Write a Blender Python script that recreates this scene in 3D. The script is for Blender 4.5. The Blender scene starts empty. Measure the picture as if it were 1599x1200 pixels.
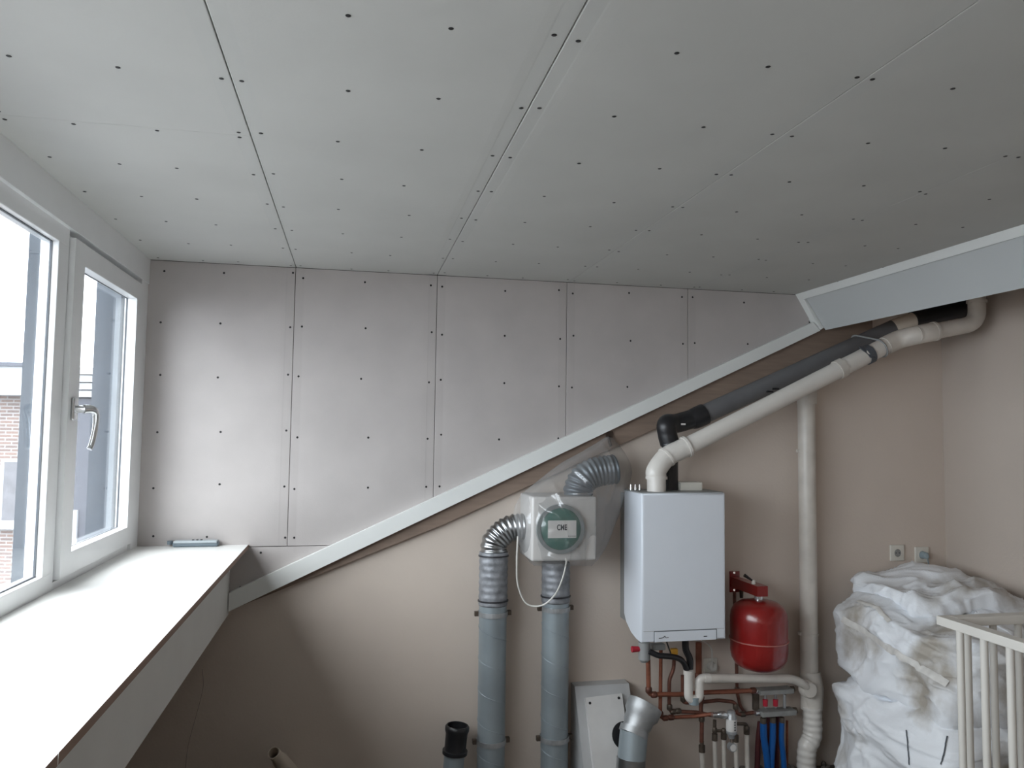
import bpy, bmesh, math, random
from mathutils import Vector, Matrix, noise
random.seed(7)
S = bpy.context.scene
COL = S.collection

# ------------------------------------------------------------------ camera
F = 1200.0; CX, CY = 799.5, 600.0
EYE = Vector((0, 0, 1.5))
yc = Vector((550 - CX, -(673 - CY), -F)).normalized()
zc = Vector((1043 - CX, 18350 + CY, -F)); zc = (zc - zc.dot(yc) * yc).normalized()
xc = yc.cross(zc)
# rows = world axes expressed in camera space
RW = Matrix((xc, yc, zc))
cam = bpy.data.cameras.new('camera'); camo = bpy.data.objects.new('camera', cam); COL.objects.link(camo)
camo.matrix_world = Matrix.Translation(EYE) @ RW.to_4x4()
cam.sensor_width = 36; cam.lens = 36 * F / 1599.0; cam.clip_start = 0.02; cam.clip_end = 500
S.camera = camo

def at(x, y, X=None, Y=None, Z=None):
    """world point seen at photo pixel (x, y) on the plane X=.., Y=.. or Z=.."""
    d = RW @ Vector((x - CX, -(y - CY), -F))
    if Y is not None: t = (Y - EYE.y) / d.y
    elif X is not None: t = (X - EYE.x) / d.x
    else: t = (Z - EYE.z) / d.z
    return EYE + t * d

# ------------------------------------------------------------------ light, sky, exposure
S.view_settings.view_transform = 'Standard'; S.view_settings.look = 'None'
S.view_settings.gamma = 1.0; S.view_settings.use_curve_mapping = False
S.view_settings.exposure = 0.0
W = bpy.data.worlds.new('sky'); S.world = W; W.use_nodes = True
wn = W.node_tree.nodes; wl = W.node_tree.links
bg = wn['Background']
tc = wn.new('ShaderNodeTexCoord'); sp = wn.new('ShaderNodeSeparateXYZ'); cr = wn.new('ShaderNodeValToRGB')
wl.new(tc.outputs['Generated'], sp.inputs[0]); wl.new(sp.outputs['Z'], cr.inputs[0]); wl.new(cr.outputs[0], bg.inputs[0])
cr.color_ramp.elements[0].position = 0.0; cr.color_ramp.elements[0].color = (0.67, 0.69, 0.715, 1)
cr.color_ramp.elements[1].position = 1.0; cr.color_ramp.elements[1].color = (1.0, .985, .965, 1)
bg.inputs[1].default_value = 14.0
def area_portal(name, loc, size_y, size_z):
    l = bpy.data.lights.new(name, 'AREA'); l.shape = 'RECTANGLE'; l.size = size_z; l.size_y = size_y
    l.cycles.is_portal = True
    o = bpy.data.objects.new(name, l); COL.objects.link(o); o.location = loc
    o.rotation_euler = (0, math.radians(-90), 0)      # local -Z looks along +X, into the room
    return o
area_portal('window_portal', (-1.02, 0.85, 1.56), 5.0, 1.15)
S.cycles.use_denoising = True
S.cycles.max_bounces = 12; S.cycles.diffuse_bounces = 8; S.cycles.transparent_max_bounces = 16
S.cycles.caustics_reflective = False; S.cycles.caustics_refractive = False
S.cycles.sample_clamp_indirect = 8.0

# ------------------------------------------------------------------ materials
def mat(name, col, rough=0.6, metal=0.0, var=0.06, scale=8.0, bump=0.0, bscale=60.0, col2=None, spec=0.5, stretch=None, detail=4, coat=0):
    m = bpy.data.materials.new(name); m.use_nodes = True
    n, l = m.node_tree.nodes, m.node_tree.links
    b = n['Principled BSDF']; b.inputs['Roughness'].default_value = rough; b.inputs['Metallic'].default_value = metal
    b.inputs['Specular IOR Level'].default_value = spec
    if coat: b.inputs['Coat Weight'].default_value = coat; b.inputs['Coat Roughness'].default_value = 0.1
    t = n.new('ShaderNodeTexCoord'); mp = n.new('ShaderNodeMapping'); l.new(t.outputs['Object'], mp.inputs[0])
    if stretch: mp.inputs['Scale'].default_value = stretch
    nz = n.new('ShaderNodeTexNoise'); nz.inputs['Scale'].default_value = scale; nz.inputs['Detail'].default_value = detail
    l.new(mp.outputs[0], nz.inputs[0])
    r = n.new('ShaderNodeValToRGB'); l.new(nz.outputs['Fac'], r.inputs[0]); l.new(r.outputs[0], b.inputs['Base Color'])
    c2 = col2 or tuple(min(1, c * (1 + var)) for c in col)
    c1 = col if col2 else tuple(c * (1 - var) for c in col)
    r.color_ramp.elements[0].position = .3; r.color_ramp.elements[0].color = (*c1, 1)
    r.color_ramp.elements[1].position = .7; r.color_ramp.elements[1].color = (*c2, 1)
    if bump:
        nb = n.new('ShaderNodeTexNoise'); nb.inputs['Scale'].default_value = bscale; nb.inputs['Detail'].default_value = 3
        l.new(mp.outputs[0], nb.inputs[0])
        bp = n.new('ShaderNodeBump'); bp.inputs['Strength'].default_value = bump; bp.inputs['Distance'].default_value = 0.002
        l.new(nb.outputs['Fac'], bp.inputs['Height']); l.new(bp.outputs[0], b.inputs['Normal'])
    return m

M = dict(
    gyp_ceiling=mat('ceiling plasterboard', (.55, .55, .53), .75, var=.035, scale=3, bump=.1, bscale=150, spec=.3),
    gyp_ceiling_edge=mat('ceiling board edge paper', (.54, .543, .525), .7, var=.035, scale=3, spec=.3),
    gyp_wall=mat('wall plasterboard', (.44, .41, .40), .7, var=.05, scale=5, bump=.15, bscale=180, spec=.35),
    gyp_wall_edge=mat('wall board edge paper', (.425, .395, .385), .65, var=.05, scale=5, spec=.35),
    gap=mat('dark joint', (.05, .045, .04), .9),
    screw=mat('black screw heads', (.015, .015, .016), .45, .3),
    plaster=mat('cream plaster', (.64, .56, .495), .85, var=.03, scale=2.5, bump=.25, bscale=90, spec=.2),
    plaster_dim=mat('dimmed cream plaster', (.50, .435, .385), .85, var=.03, scale=2.5, bump=.25, bscale=90, spec=.2),  # darker copy of the cream plaster, dimmed to lower the bounced light
    slope=mat('slope lining', (.56, .45, .37), .7, var=.06, scale=4),
    beam=mat('tan beam', (.25, .185, .145), .6, var=.12, scale=6, stretch=(1, 8, 8)),
    floor=mat('dusty screed', (.15, .135, .12), .9, var=.3, scale=9, bump=.5, bscale=40),
    pvc=mat('white window plastic', (.82, .83, .84), .28, var=.02),
    white=mat('white painted board', (.74, .755, .74), .45, var=.03, scale=3),
    fascia=mat('fascia board', (.52, .54, .545), .45, var=.02, scale=3),
    ledge=mat('white melamine', (.80, .80, .78), .35, var=.03, scale=5),
    ledge_edge=mat('raw board edge', (.30, .20, .155), .7),
    gasket=mat('dark gasket', (.09, .10, .115), .6),
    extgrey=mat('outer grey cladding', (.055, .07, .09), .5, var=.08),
    chrome=mat('brushed aluminium', (.68, .69, .70), .25, .9),
    duct=mat('galvanised spiral duct', (.33, .38, .41), .42, .45, var=.12, scale=5),
    sleeve=mat('grey foil sleeve', (.25, .26, .28), .5, .25, var=.3, scale=30, bump=1.0, bscale=45),
    flexdark=mat('dark grey flexible duct', (.15, .17, .19), .38, .4, var=.1),
    silver=mat('shiny aluminium flex', (.40, .41, .42), .30, 1.0, var=.1),
    zinc=mat('zinc fitting', (.40, .41, .42), .46, .65, var=.25, scale=14),
    black=mat('black plastic', (.014, .014, .016), .38, var=.2),
    cable_tie=mat('black cable tie', (.02, .02, .025), .4),
    greypipe=mat('dark grey flue pipe', (.125, .125, .13), .5, var=.1),
    whitepipe=mat('white pvc pipe', (.66, .63, .59), .32, var=.05, scale=6),
    greywhite=mat('dusty white pvc pipe', (.60, .56, .51), .4, var=.09, scale=12),
    creampipe=mat('cream coupler', (.56, .49, .41), .5, var=.05),
    boiler=mat('white enamelled steel', (.72, .76, .82), .3, var=.01, coat=.2),
    boilershade=mat('grey steel', (.30, .31, .31), .5),
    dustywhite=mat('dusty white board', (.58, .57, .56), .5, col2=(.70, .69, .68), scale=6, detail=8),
    dustyshade=mat('dusty white board in shade tone', (.40, .40, .40), .5, col2=(.50, .51, .52), scale=6, detail=8),  # darker copy of the board, shadow around the front board put into colour
    fan=mat('white moulded plastic', (.58, .565, .55), .35, var=.02),
    green=mat('dark green plastic', (.03, .13, .10), .4, var=.12),
    ring=mat('smoky grey plastic', (.20, .22, .22), .3),
    label=mat('paper label', (.68, .66, .64), .6, var=.02),
    ink=mat('black ink', (.04, .04, .045), .6),
    red=mat('red enamel', (.22, .009, .008), .28, var=.12, scale=9, coat=.4),
    redrim=mat('pale red rim', (.45, .16, .14), .35),
    redknob=mat('red plastic', (.42, .02, .04), .4),
    yellow=mat('yellow tap', (.55, .28, .03), .5),
    copper=mat('copper', (.28, .10, .06), .5, .35, var=.25, scale=25),
    copperdull=mat('dull copper', (.17, .07, .05), .5, .45, var=.35, scale=30),
    brass=mat('tarnished brass', (.12, .095, .075), .45, .5, var=.3, scale=30),
    blue=mat('blue pipe sleeve', (.006, .085, .30), .4, var=.1),
    maroon=mat('maroon pipe sleeve', (.10, .022, .025), .5),
    foam=mat('grey foam', (.27, .27, .26), .8, var=.12, scale=30),
    bag=mat('dirty woven bag', (.40, .375, .34), .6, col2=(.78, .80, .83), scale=4, bump=.5, bscale=120, detail=8),
    bagdirt=mat('earth dirt in fold', (.16, .11, .07), .9, var=.4, scale=20),
    seamtape=mat('bag seam tape', (.62, .60, .57), .6, var=.1, scale=30),
    rail=mat('cream painted wood', (.64, .615, .57), .4, var=.03),
    socket=mat('cream socket plastic', (.68, .66, .60), .35, var=.02),
    plug=mat('blue grey plug', (.26, .32, .35), .5),
    cable=mat('white cable', (.68, .67, .63), .4),
    thinwire=mat('thin wire', (.30, .25, .22), .6),
    gadget=mat('grey blue device plastic', (.15, .19, .22), .4, var=.1),
    gadgetlight=mat('pale device rim', (.42, .47, .50), .3),
    brownhook=mat('brown metal', (.06, .04, .03), .6, .3),
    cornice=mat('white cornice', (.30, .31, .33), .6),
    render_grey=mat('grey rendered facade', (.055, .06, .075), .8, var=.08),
    extroof=mat('dark roof tiles', (.09, .09, .10), .7, var=.2),
    street=mat('street paving', (.20, .20, .20), .9, var=.1),
)
def glass_mat(name, tint, gloss=.04, rough=0.0):
    m = bpy.data.materials.new(name); m.use_nodes = True
    n, l = m.node_tree.nodes, m.node_tree.links; n.remove(n['Principled BSDF'])
    out = n['Material Output']; tr = n.new('ShaderNodeBsdfTransparent'); tr.inputs[0].default_value = (*tint, 1)
    gl = n.new('ShaderNodeBsdfGlossy'); gl.inputs['Roughness'].default_value = rough
    lw = n.new('ShaderNodeLayerWeight'); lw.inputs[0].default_value = .5
    pw = n.new('ShaderNodeMath'); pw.operation = 'POWER'; pw.inputs[1].default_value = 5; l.new(lw.outputs['Facing'], pw.inputs[0])
    fr = n.new('ShaderNodeMath'); fr.operation = 'MULTIPLY_ADD'; fr.inputs[1].default_value = .9; fr.inputs[2].default_value = gloss; l.new(pw.outputs[0], fr.inputs[0])
    mx = n.new('ShaderNodeMixShader'); l.new(fr.outputs[0], mx.inputs[0]); l.new(tr.outputs[0], mx.inputs[1]); l.new(gl.outputs[0], mx.inputs[2])
    l.new(mx.outputs[0], out.inputs[0]); return m
M['glass'] = glass_mat('window glass', (.93, .96, .98))
def film_mat():
    m = bpy.data.materials.new('clear plastic film'); m.use_nodes = True
    n, l = m.node_tree.nodes, m.node_tree.links; n.remove(n['Principled BSDF'])
    out = n['Material Output']; tr = n.new('ShaderNodeBsdfTransparent'); tr.inputs[0].default_value = (.94, .94, .94, 1)
    df = n.new('ShaderNodeBsdfDiffuse'); df.inputs[0].default_value = (.55, .55, .55, 1)
    gl = n.new('ShaderNodeBsdfGlossy'); gl.inputs['Roughness'].default_value = .16
    a = n.new('ShaderNodeMixShader'); b = n.new('ShaderNodeMixShader')
    lw = n.new('ShaderNodeLayerWeight'); lw.inputs[0].default_value = .35
    mr = n.new('ShaderNodeMapRange'); mr.inputs['To Min'].default_value = .09; mr.inputs['To Max'].default_value = .42
    l.new(lw.outputs['Facing'], mr.inputs[0]); l.new(mr.outputs[0], a.inputs[0])
    l.new(tr.outputs[0], a.inputs[1]); l.new(df.outputs[0], a.inputs[2])
    b.inputs[0].default_value = .07; l.new(a.outputs[0], b.inputs[1]); l.new(gl.outputs[0], b.inputs[2])
    l.new(b.outputs[0], out.inputs[0]); return m
M['film'] = film_mat()
_r = [n for n in M['bag'].node_tree.nodes if n.type == 'VALTORGB'][0]
_r.color_ramp.elements[0].position = .36; _r.color_ramp.elements[1].position = .53; _r.color_ramp.elements[0].color = (.36, .325, .28, 1)
def brick_mat():
    m = bpy.data.materials.new('far brickwork'); m.use_nodes = True
    n, l = m.node_tree.nodes, m.node_tree.links; b = n['Principled BSDF']; b.inputs['Roughness'].default_value = .85
    t = n.new('ShaderNodeTexCoord'); mp = n.new('ShaderNodeMapping'); mp.inputs['Rotation'].default_value = (math.radians(90), 0, 0)
    br = n.new('ShaderNodeTexBrick'); br.inputs['Scale'].default_value = 1
    br.inputs['Brick Width'].default_value = .20; br.inputs['Row Height'].default_value = .055; br.inputs['Mortar Size'].default_value = .010
    br.inputs['Color1'].default_value = (.15, .10, .085, 1); br.inputs['Color2'].default_value = (.10, .075, .07, 1); br.inputs['Mortar'].default_value = (.21, .205, .20, 1)
    l.new(t.outputs['Object'], mp.inputs[0]); l.new(mp.outputs[0], br.inputs[0]); l.new(br.outputs[0], b.inputs['Base Color'])
    return m
M['brick'] = brick_mat()

# ------------------------------------------------------------------ helpers
def obj(name, bm, m, parent=None, smooth=False, kind=None, angle=None):
    bmesh.ops.recalc_face_normals(bm, faces=bm.faces[:])
    me = bpy.data.meshes.new(name); bm.to_mesh(me); bm.free()
    for q in (m if isinstance(m, (list, tuple)) else [m]): me.materials.append(M[q])
    if smooth:
        for p in me.polygons: p.use_smooth = True
        me.set_sharp_from_angle(angle=math.radians(angle or 40))
    o = bpy.data.objects.new(name, me); COL.objects.link(o)
    if parent: o.parent = parent
    if kind: o['kind'] = kind
    return o
def tag(o, label=None, cat=None, group=None, kind=None):
    if label: o['label'] = label
    if cat: o['category'] = cat
    if group: o['group'] = group
    if kind: o['kind'] = kind
    return o
def thing(name, label, cat, group=None):
    o = bpy.data.objects.new(name, None); COL.objects.link(o); o.empty_display_size = .1
    return tag(o, label, cat, group)
def struct(name, label=None):
    o = bpy.data.objects.new(name, None); COL.objects.link(o); o.empty_display_size = .1
    return tag(o, label, None, None, 'structure')
def base_at(o, p):
    """move an Empty to its thing's base, leaving the parts where they are"""
    o.location = p
    for c in o.children: c.location = Vector(c.location) - Vector(p)
    return o

def box(bm, a, b, bev=0.0, seg=2):
    r = bmesh.ops.create_cube(bm, size=1)
    vs = r['verts']
    a, b = Vector(a), Vector(b); c = (a + b) / 2; s = b - a
    for v in vs: v.co = Vector((v.co.x * s.x, v.co.y * s.y, v.co.z * s.z)) + c
    if bev:
        es = list({e for v in vs for e in v.link_edges})
        bmesh.ops.bevel(bm, geom=es, offset=bev, segments=seg, affect='EDGES', profile=.6)
    return bm
def B(a, b, bev=0.0, seg=2): return box(bmesh.new(), a, b, bev, seg)
def prism(bm, pts, vec):
    """closed polygon (3-D points) pushed along vec"""
    vec = Vector(vec); a = [bm.verts.new(Vector(p)) for p in pts]; c = [bm.verts.new(Vector(p) + vec) for p in pts]
    bm.faces.new(a); bm.faces.new(list(reversed(c))); n = len(pts)
    for i in range(n): bm.faces.new((a[i], c[i], c[(i + 1) % n], a[(i + 1) % n]))
    return bm
def fillet(pts, r, n=6):
    pts = [Vector(p) for p in pts]; out = [pts[0]]
    for i in range(1, len(pts) - 1):
        p, a, b = pts[i], pts[i - 1] - pts[i], pts[i + 1] - pts[i]
        rr = min(r, a.length * .48, b.length * .48)
        s, e = p + a.normalized() * rr, p + b.normalized() * rr
        for k in range(n + 1):
            t = k / n; out.append((1 - t) ** 2 * s + 2 * t * (1 - t) * p + t * t * e)
    out.append(pts[-1]); return out
def spline(pts, n=8):
    pts = [Vector(p) for p in pts]; P_ = [2 * pts[0] - pts[1]] + pts + [2 * pts[-1] - pts[-2]]; out = []
    for i in range(1, len(P_) - 2):
        p0, p1, p2, p3 = P_[i - 1:i + 3]
        for k in range(n):
            t = k / n
            out.append(.5 * ((2 * p1) + (p2 - p0) * t + (2 * p0 - 5 * p1 + 4 * p2 - p3) * t * t + (3 * p1 - p0 - 3 * p2 + p3) * t ** 3))
    out.append(pts[-1]); return out
def sweep(bm, pts, rad, seg=14, cap=True):
    pts = [Vector(p) for p in pts]; n = len(pts)
    T = []
    for i in range(n):
        a = pts[max(i - 1, 0)]; b = pts[min(i + 1, n - 1)]; d = b - a
        T.append(d.normalized() if d.length > 1e-9 else (T[-1] if T else Vector((0, 0, 1))))
    up = Vector((0, 0, 1)) if abs(T[0].z) < .9 else Vector((0, 1, 0))
    u = T[0].cross(up).normalized(); rings = []
    for i in range(n):
        if i: u = (u - T[i] * u.dot(T[i])).normalized()
        v = T[i].cross(u)
        r = rad[i] if isinstance(rad, (list, tuple)) else rad
        rings.append([bm.verts.new(pts[i] + (u * math.cos(2 * math.pi * k / seg) + v * math.sin(2 * math.pi * k / seg)) * r) for k in range(seg)])
    for i in range(n - 1):
        for k in range(seg):
            k2 = (k + 1) % seg
            bm.faces.new((rings[i][k], rings[i][k2], rings[i + 1][k2], rings[i + 1][k]))
    if cap: bm.faces.new(rings[0]); bm.faces.new(list(reversed(rings[-1])))
    return bm
def T(pts, rad, seg=14, cap=True): return sweep(bmesh.new(), pts, rad, seg, cap)
def ring_of(bm, c, axis, r_in, r_out, h, seg=24):
    axis = Vector(axis).normalized(); c = Vector(c)
    up = Vector((0, 0, 1)) if abs(axis.z) < .9 else Vector((0, 1, 0)); u = axis.cross(up).normalized(); v = axis.cross(u)
    prof = [(r_in, -h / 2), (r_out, -h / 2), (r_out, h / 2), (r_in, h / 2)]
    R = [[bm.verts.new(c + (u * math.cos(2 * math.pi * k / seg) + v * math.sin(2 * math.pi * k / seg)) * r + axis * z) for r, z in prof] for k in range(seg)]
    for k in range(seg):
        k2 = (k + 1) % seg
        for j in range(4): bm.faces.new((R[k][j], R[k2][j], R[k2][(j + 1) % 4], R[k][(j + 1) % 4]))
    return bm
def lathe(c, axis, prof, seg=40):
    bm = bmesh.new(); axis = Vector(axis).normalized(); c = Vector(c)
    up = Vector((0, 0, 1)) if abs(axis.z) < .9 else Vector((0, 1, 0)); u = axis.cross(up).normalized(); v = axis.cross(u)
    R = []
    for r, z in prof:
        if r < 1e-6: R.append([bm.verts.new(c + axis * z)])
        else: R.append([bm.verts.new(c + (u * math.cos(2 * math.pi * k / seg) + v * math.sin(2 * math.pi * k / seg)) * r + axis * z) for k in range(seg)])
    for i in range(len(R) - 1):
        a, b = R[i], R[i + 1]
        for k in range(seg):
            k2 = (k + 1) % seg
            if len(a) == 1 and len(b) > 1: bm.faces.new((a[0], b[k2], b[k]))
            elif len(b) == 1 and len(a) > 1: bm.faces.new((a[k], a[k2], b[0]))
            elif len(a) > 1: bm.faces.new((a[k], a[k2], b[k2], b[k]))
    return bm

# ================================================================== SETTING
FL = -0.08; CE = 2.20; YG = 3.40; YP = 3.42; XW = -0.84; XR = 2.97; YB = -1.8
def zlow(x): return .757 + .4664 * (x + .47)          # lower edge of the slanting trim = roof slope lining
def ztop(x): return .832 + .4600 * (x + .47)

obj('floor', B((-2.3, YB, FL - .1), (XR + .1, YP + .1, FL)), 'floor', kind='structure')
# party wall (plastered), wall right, wall front (behind the camera)
bm = bmesh.new()
prism(bm, [(-2.3, YP, FL), (XR + .1, YP, FL), (XR + .1, YP, 2.5), (2.3, YP, 2.10), (-.47, YP, .82), (-2.3, YP, .02)], (0, .12, 0))
obj('wall_back', bm, 'plaster', kind='structure')
obj('wall_right', prism(bmesh.new(), [(XR, YB, FL), (XR, YP, FL), (XR, YP, 2.5), (XR, YB, 2.5)], (.1, 0, 0)), 'plaster_dim', kind='structure')
obj('wall_front', B((-2.3, YB - .1, FL), (XR + .1, YB, 2.5)), 'plaster_dim', kind='structure')
# roof slope linings below the dormer opening and beyond the fascia
sl = bmesh.new(); prism(sl, [(-.485, YB, zlow(-.485)), (-2.3, YB, zlow(-2.3)), (-2.3, YB, zlow(-2.3) + .06), (-.485, YB, zlow(-.485) + .06)], (0, YP - YB, 0))
obj('ceiling_slope_lower', sl, 'slope', kind='structure')
sl = bmesh.new(); prism(sl, [(2.262, YB, 2.032), (3.07, YB, 2.41), (3.07, YB, 2.47), (2.262, YB, 2.092)], (0, YP - YB, 0))
obj('ceiling_slope_upper', sl, 'slope', kind='structure')

# ---- plasterboards --------------------------------------------------------
def board(name, w, bottom, top, place, mats, parent, t=.0125, left=1.0, right=1.0, cols=None, rows=None, rs=.0052, g=.0013, nn=4):
    """board of width w along u; bottom(u)..top(u) along v; tapered long edges; place(u, v, d) -> world, d = depth behind the face"""
    us = [g]; dep = [.0012 * left + .0005]
    if left: us += [.003, .034, .038, .058]; dep += [.0010 * left, .0008 * left, .0005 * left, 0]
    n = nn
    a0 = us[-1]; a1 = w - (.058 if right else g)
    for i in range(1, n): us.append(a0 + (a1 - a0) * i / n); dep.append(0)
    if right: us += [w - .058, w - .038, w - .034, w - .003]; dep += [0, .0005 * right, .0008 * right, .0010 * right]
    us.append(w - g); dep.append(.0012 * right + .0005)
    bm = bmesh.new(); F_, K = [], []
    for u, d in zip(us, dep):
        b, tp = bottom(u), top(u)
        F_.append([bm.verts.new(place(u, b, d)), bm.verts.new(place(u, tp, d))])
        K.append([bm.verts.new(place(u, b, t)), bm.verts.new(place(u, tp, t))])
    m = len(us)
    for i in range(m - 1):
        f = bm.faces.new((F_[i][0], F_[i + 1][0], F_[i + 1][1], F_[i][1]))
        if (left and us[i + 1] <= .0381) or (right and us[i] >= w - .0381): f.material_index = 1
        bm.faces.new((K[i][0], K[i][1], K[i + 1][1], K[i + 1][0]))
        bm.faces.new((F_[i][0], K[i][0], K[i + 1][0], F_[i + 1][0])); bm.faces.new((F_[i][1], F_[i + 1][1], K[i + 1][1], K[i][1]))
    bm.faces.new((F_[0][0], F_[0][1], K[0][1], K[0][0])); bm.faces.new((F_[-1][0], K[-1][0], K[-1][1], F_[-1][1]))
    o = obj(name, bm, mats, parent)
    if cols:
        sb = bmesh.new(); cnt = 0
        for u in cols:
            for v in rows:
                uu = u + (random.uniform(-.006, .006) if (u < .07 or u > w - .07) else random.uniform(-.022, .022)); vv = v + random.uniform(-.012, .012)
                if vv < bottom(u) + .012 or vv > top(u) - .012: continue
                dd = .0008 * left if uu < .036 else (.0008 * right if uu > w - .036 else 0)
                r_ = [sb.verts.new(place(uu + rs * math.cos(q * math.pi / 4), vv + rs * math.sin(q * math.pi / 4), dd - .0004)) for q in range(8)]
                r2 = [sb.verts.new(place(uu + rs * .8 * math.cos(q * math.pi / 4), vv + rs * .8 * math.sin(q * math.pi / 4), dd - .0011)) for q in range(8)]
                sb.faces.new(r2)
                for q in range(8): sb.faces.new((r_[q], r_[(q + 1) % 8], r2[(q + 1) % 8], r2[q]))
                cnt += 1
        if cnt: obj('screws', sb, 'screw', o, kind='stuff')
        else: sb.free()
    return o

ceil = obj('ceiling', B((XW - .12, YB, CE + .0126), (2.30, YG + .0126, CE + .06)), 'gap', kind='structure')
seams = [-.843, -.255, .356, .965, 1.578, 2.150]
offs = [[.05, .20, .38, .565], [.025, .215, .40, .59], [.025, .20, .40, .585], [.02, .215, .42, .60], [.02, .22, .40, .55]]
for i in range(5):
    x0, w = seams[i], seams[i + 1] - seams[i]
    cuts = [(YB, 1.888), (1.888, YG)] if i == 0 else [(YB, .30), (.30, YG)]
    for (ya, yb) in cuts:
        rws = [y for y in [-1.6 + .294 * k for k in range(18)] if ya < y < yb]
        rws = [1.28 + .296 * k for k in range(-9, 8)]
        rws = [y for y in rws if ya + .012 < y < yb - .012 and abs(y - 1.888) > .03 or (i > 0 and ya < y < yb)]
        if i == 0 and ya > 1: rws = [1.905] + rws
        if i == 0 and ya < 1: rws = rws + [1.872]
        if not rws or yb < .5: cc = None
        else: cc = offs[i]
        board('plasterboard', w, lambda u, ya=ya: ya + .0004, lambda u, yb=yb: yb - .0004,
              lambda u, v, d, x0=x0: Vector((x0 + u, v, CE + d)), ['gyp_ceiling', 'gyp_ceiling_edge'], ceil, cols=cc, rows=rws,
              left=(0, .6, 1.2, .25, .1)[i], right=(.6, 1.2, .25, .1, 0)[i], g=(.0014, .0014, .0012, .0003, .0002)[i])

wup = obj('wall_upper', prism(bmesh.new(), [(XW - .12, YG + .0126, .60), (-.50, YG + .0126, .76), (2.30, YG + .0126, 2.06), (2.30, YG + .0126, 2.26), (XW - .12, YG + .0126, 2.26)], (0, .02, 0)), 'gap', kind='structure')
wseams = [-.846, -.256, .356, .957, 1.557, 2.20]
wcols = [[.06, .29, .575], [.028, .31, .585], [.025, .30, .565], [.028, .30, .57], [.03, .31]]
for i in range(5):
    x0, w = wseams[i], wseams[i + 1] - wseams[i]
    tp = (lambda u: CE - .002 + (0)) if i < 4 else (lambda u, x0=x0: CE - .002 - max(0, (x0 + u - 2.15)) * 1.6)
    zr = [2.165, 1.945, 1.725, 1.495, 1.26, 1.055] if i == 0 else [2.155, 1.94, 1.72, 1.48, 1.25, 1.05]
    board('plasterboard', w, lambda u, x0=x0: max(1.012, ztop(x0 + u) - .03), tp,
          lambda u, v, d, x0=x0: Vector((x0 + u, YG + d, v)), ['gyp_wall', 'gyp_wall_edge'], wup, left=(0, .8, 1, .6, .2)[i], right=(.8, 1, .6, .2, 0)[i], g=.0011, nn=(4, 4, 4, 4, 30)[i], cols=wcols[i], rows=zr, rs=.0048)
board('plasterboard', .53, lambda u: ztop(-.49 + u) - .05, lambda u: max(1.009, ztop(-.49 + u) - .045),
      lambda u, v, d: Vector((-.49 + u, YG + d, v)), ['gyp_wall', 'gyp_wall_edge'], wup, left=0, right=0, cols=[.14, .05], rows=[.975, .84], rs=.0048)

# ---- slanting trims -------------------------------------------------------
obj('trim_1', prism(bmesh.new(), [(-.478, YG - .035, zlow(-.478)), (2.238, YG - .035, zlow(2.238)), (2.200, YG - .035, ztop(2.200)), (-.478, YG - .035, ztop(-.478))], (0, .036, 0)), ['white', 'ledge_edge'], kind='structure')
for p in bpy.data.objects['trim_1'].data.polygons:
    if p.normal.z < -.7: p.material_index = 1
obj('trim_2', prism(bmesh.new(), [(-.47, YG - .006, zlow(-.47) - .002), (.40, YG - .006, zlow(.40) - .070), (2.55, YG - .006, zlow(2.55) - .13), (2.55, YG - .006, zlow(2.55) + .004), (-.47, YG - .006, zlow(-.47) + .004)], (0, .026, 0)), 'beam', kind='structure')
# fascia lining of the opening's upper side (perpendicular to the slope), plus its white end trim and top batten
fa = bmesh.new()
prism(fa, [(2.137, YB, CE), (2.258, YB, 2.022), (2.275, YB, 2.034), (2.154, YB, CE + .012)], (0, 3.352 - YB, 0))
obj('trim_3', fa, 'fascia', kind='structure')
obj('trim_4', prism(bmesh.new(), [(2.126, YB, CE), (2.146, YB, CE - .030), (2.160, YB, CE - .020), (2.145, YB, CE)], (0, YG - YB, 0)), 'white', kind='structure')
obj('trim_5', prism(bmesh.new(), [(2.128, 3.358, CE - .001), (2.236, 3.358, 2.024), (2.262, 3.358, 2.04), (2.155, 3.358, CE - .001)], (0, .05, 0)), 'white', kind='structure')

# ---- left wall with the window --------------------------------------------
lint = B((XW - .10, YB, 2.097), (XW, YG + .02, CE)); obj('wall_left', lint, 'pvc', kind='structure')
obj('trim_6', B((XW - .10, 3.303, 1.012), (XW - .004, YG + .01, 2.097)), 'pvc', kind='structure')
win = struct('window_1')
XF = XW - .014
def fr(a, b, m='pvc', name='frame', bev=.003, par=None): return obj(name, B(a, b, bev), m, par or win)
# fixed lights: frame members (each a bar)
fr((XF - .050, YB, 2.044), (XF, 2.527, 2.100)); fr((XF - .050, YB, 1.012), (XF, 2.527, 1.072))
fr((XF - .050, 2.526, 2.060), (XF - .026, 3.303, 2.100)); fr((XF - .050, 2.526, 1.012), (XF - .026, 3.303, 1.060)); fr((XF - .03, 2.526, 1.012), (XF, 3.303, 1.042))
for y0, y1 in ((2.445, 2.527), (.62, .74), (-1.05, -.93)): fr((XF - .050, y0, 1.070), (XF, y1, 2.046), name='mullion')
fr((XF - .050, 3.297, 1.03), (XF - .002, 3.306, 2.09), name='mullion')
def pane(y0, y1, z0, z1, x, par):
    g = bmesh.new()
    for p, q in (((x - .004, y0, z0), (x + .002, y0 + .003, z1)), ((x - .004, y1 - .003, z0), (x + .002, y1, z1)), ((x - .004, y0, z0), (x + .002, y1, z0 + .003)), ((x - .004, y0, z1 - .003), (x + .002, y1, z1))): box(g, p, q)
    obj('gasket', g, 'gasket', par)
    return obj('pane', B((x - .007, y0, z0), (x - .003, y1, z1)), 'glass', par)
for y0, y1 in ((.74, 2.445), (-.93, .62)): pane(y0, y1, 1.072, 2.044, XW - .034, win)
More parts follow.
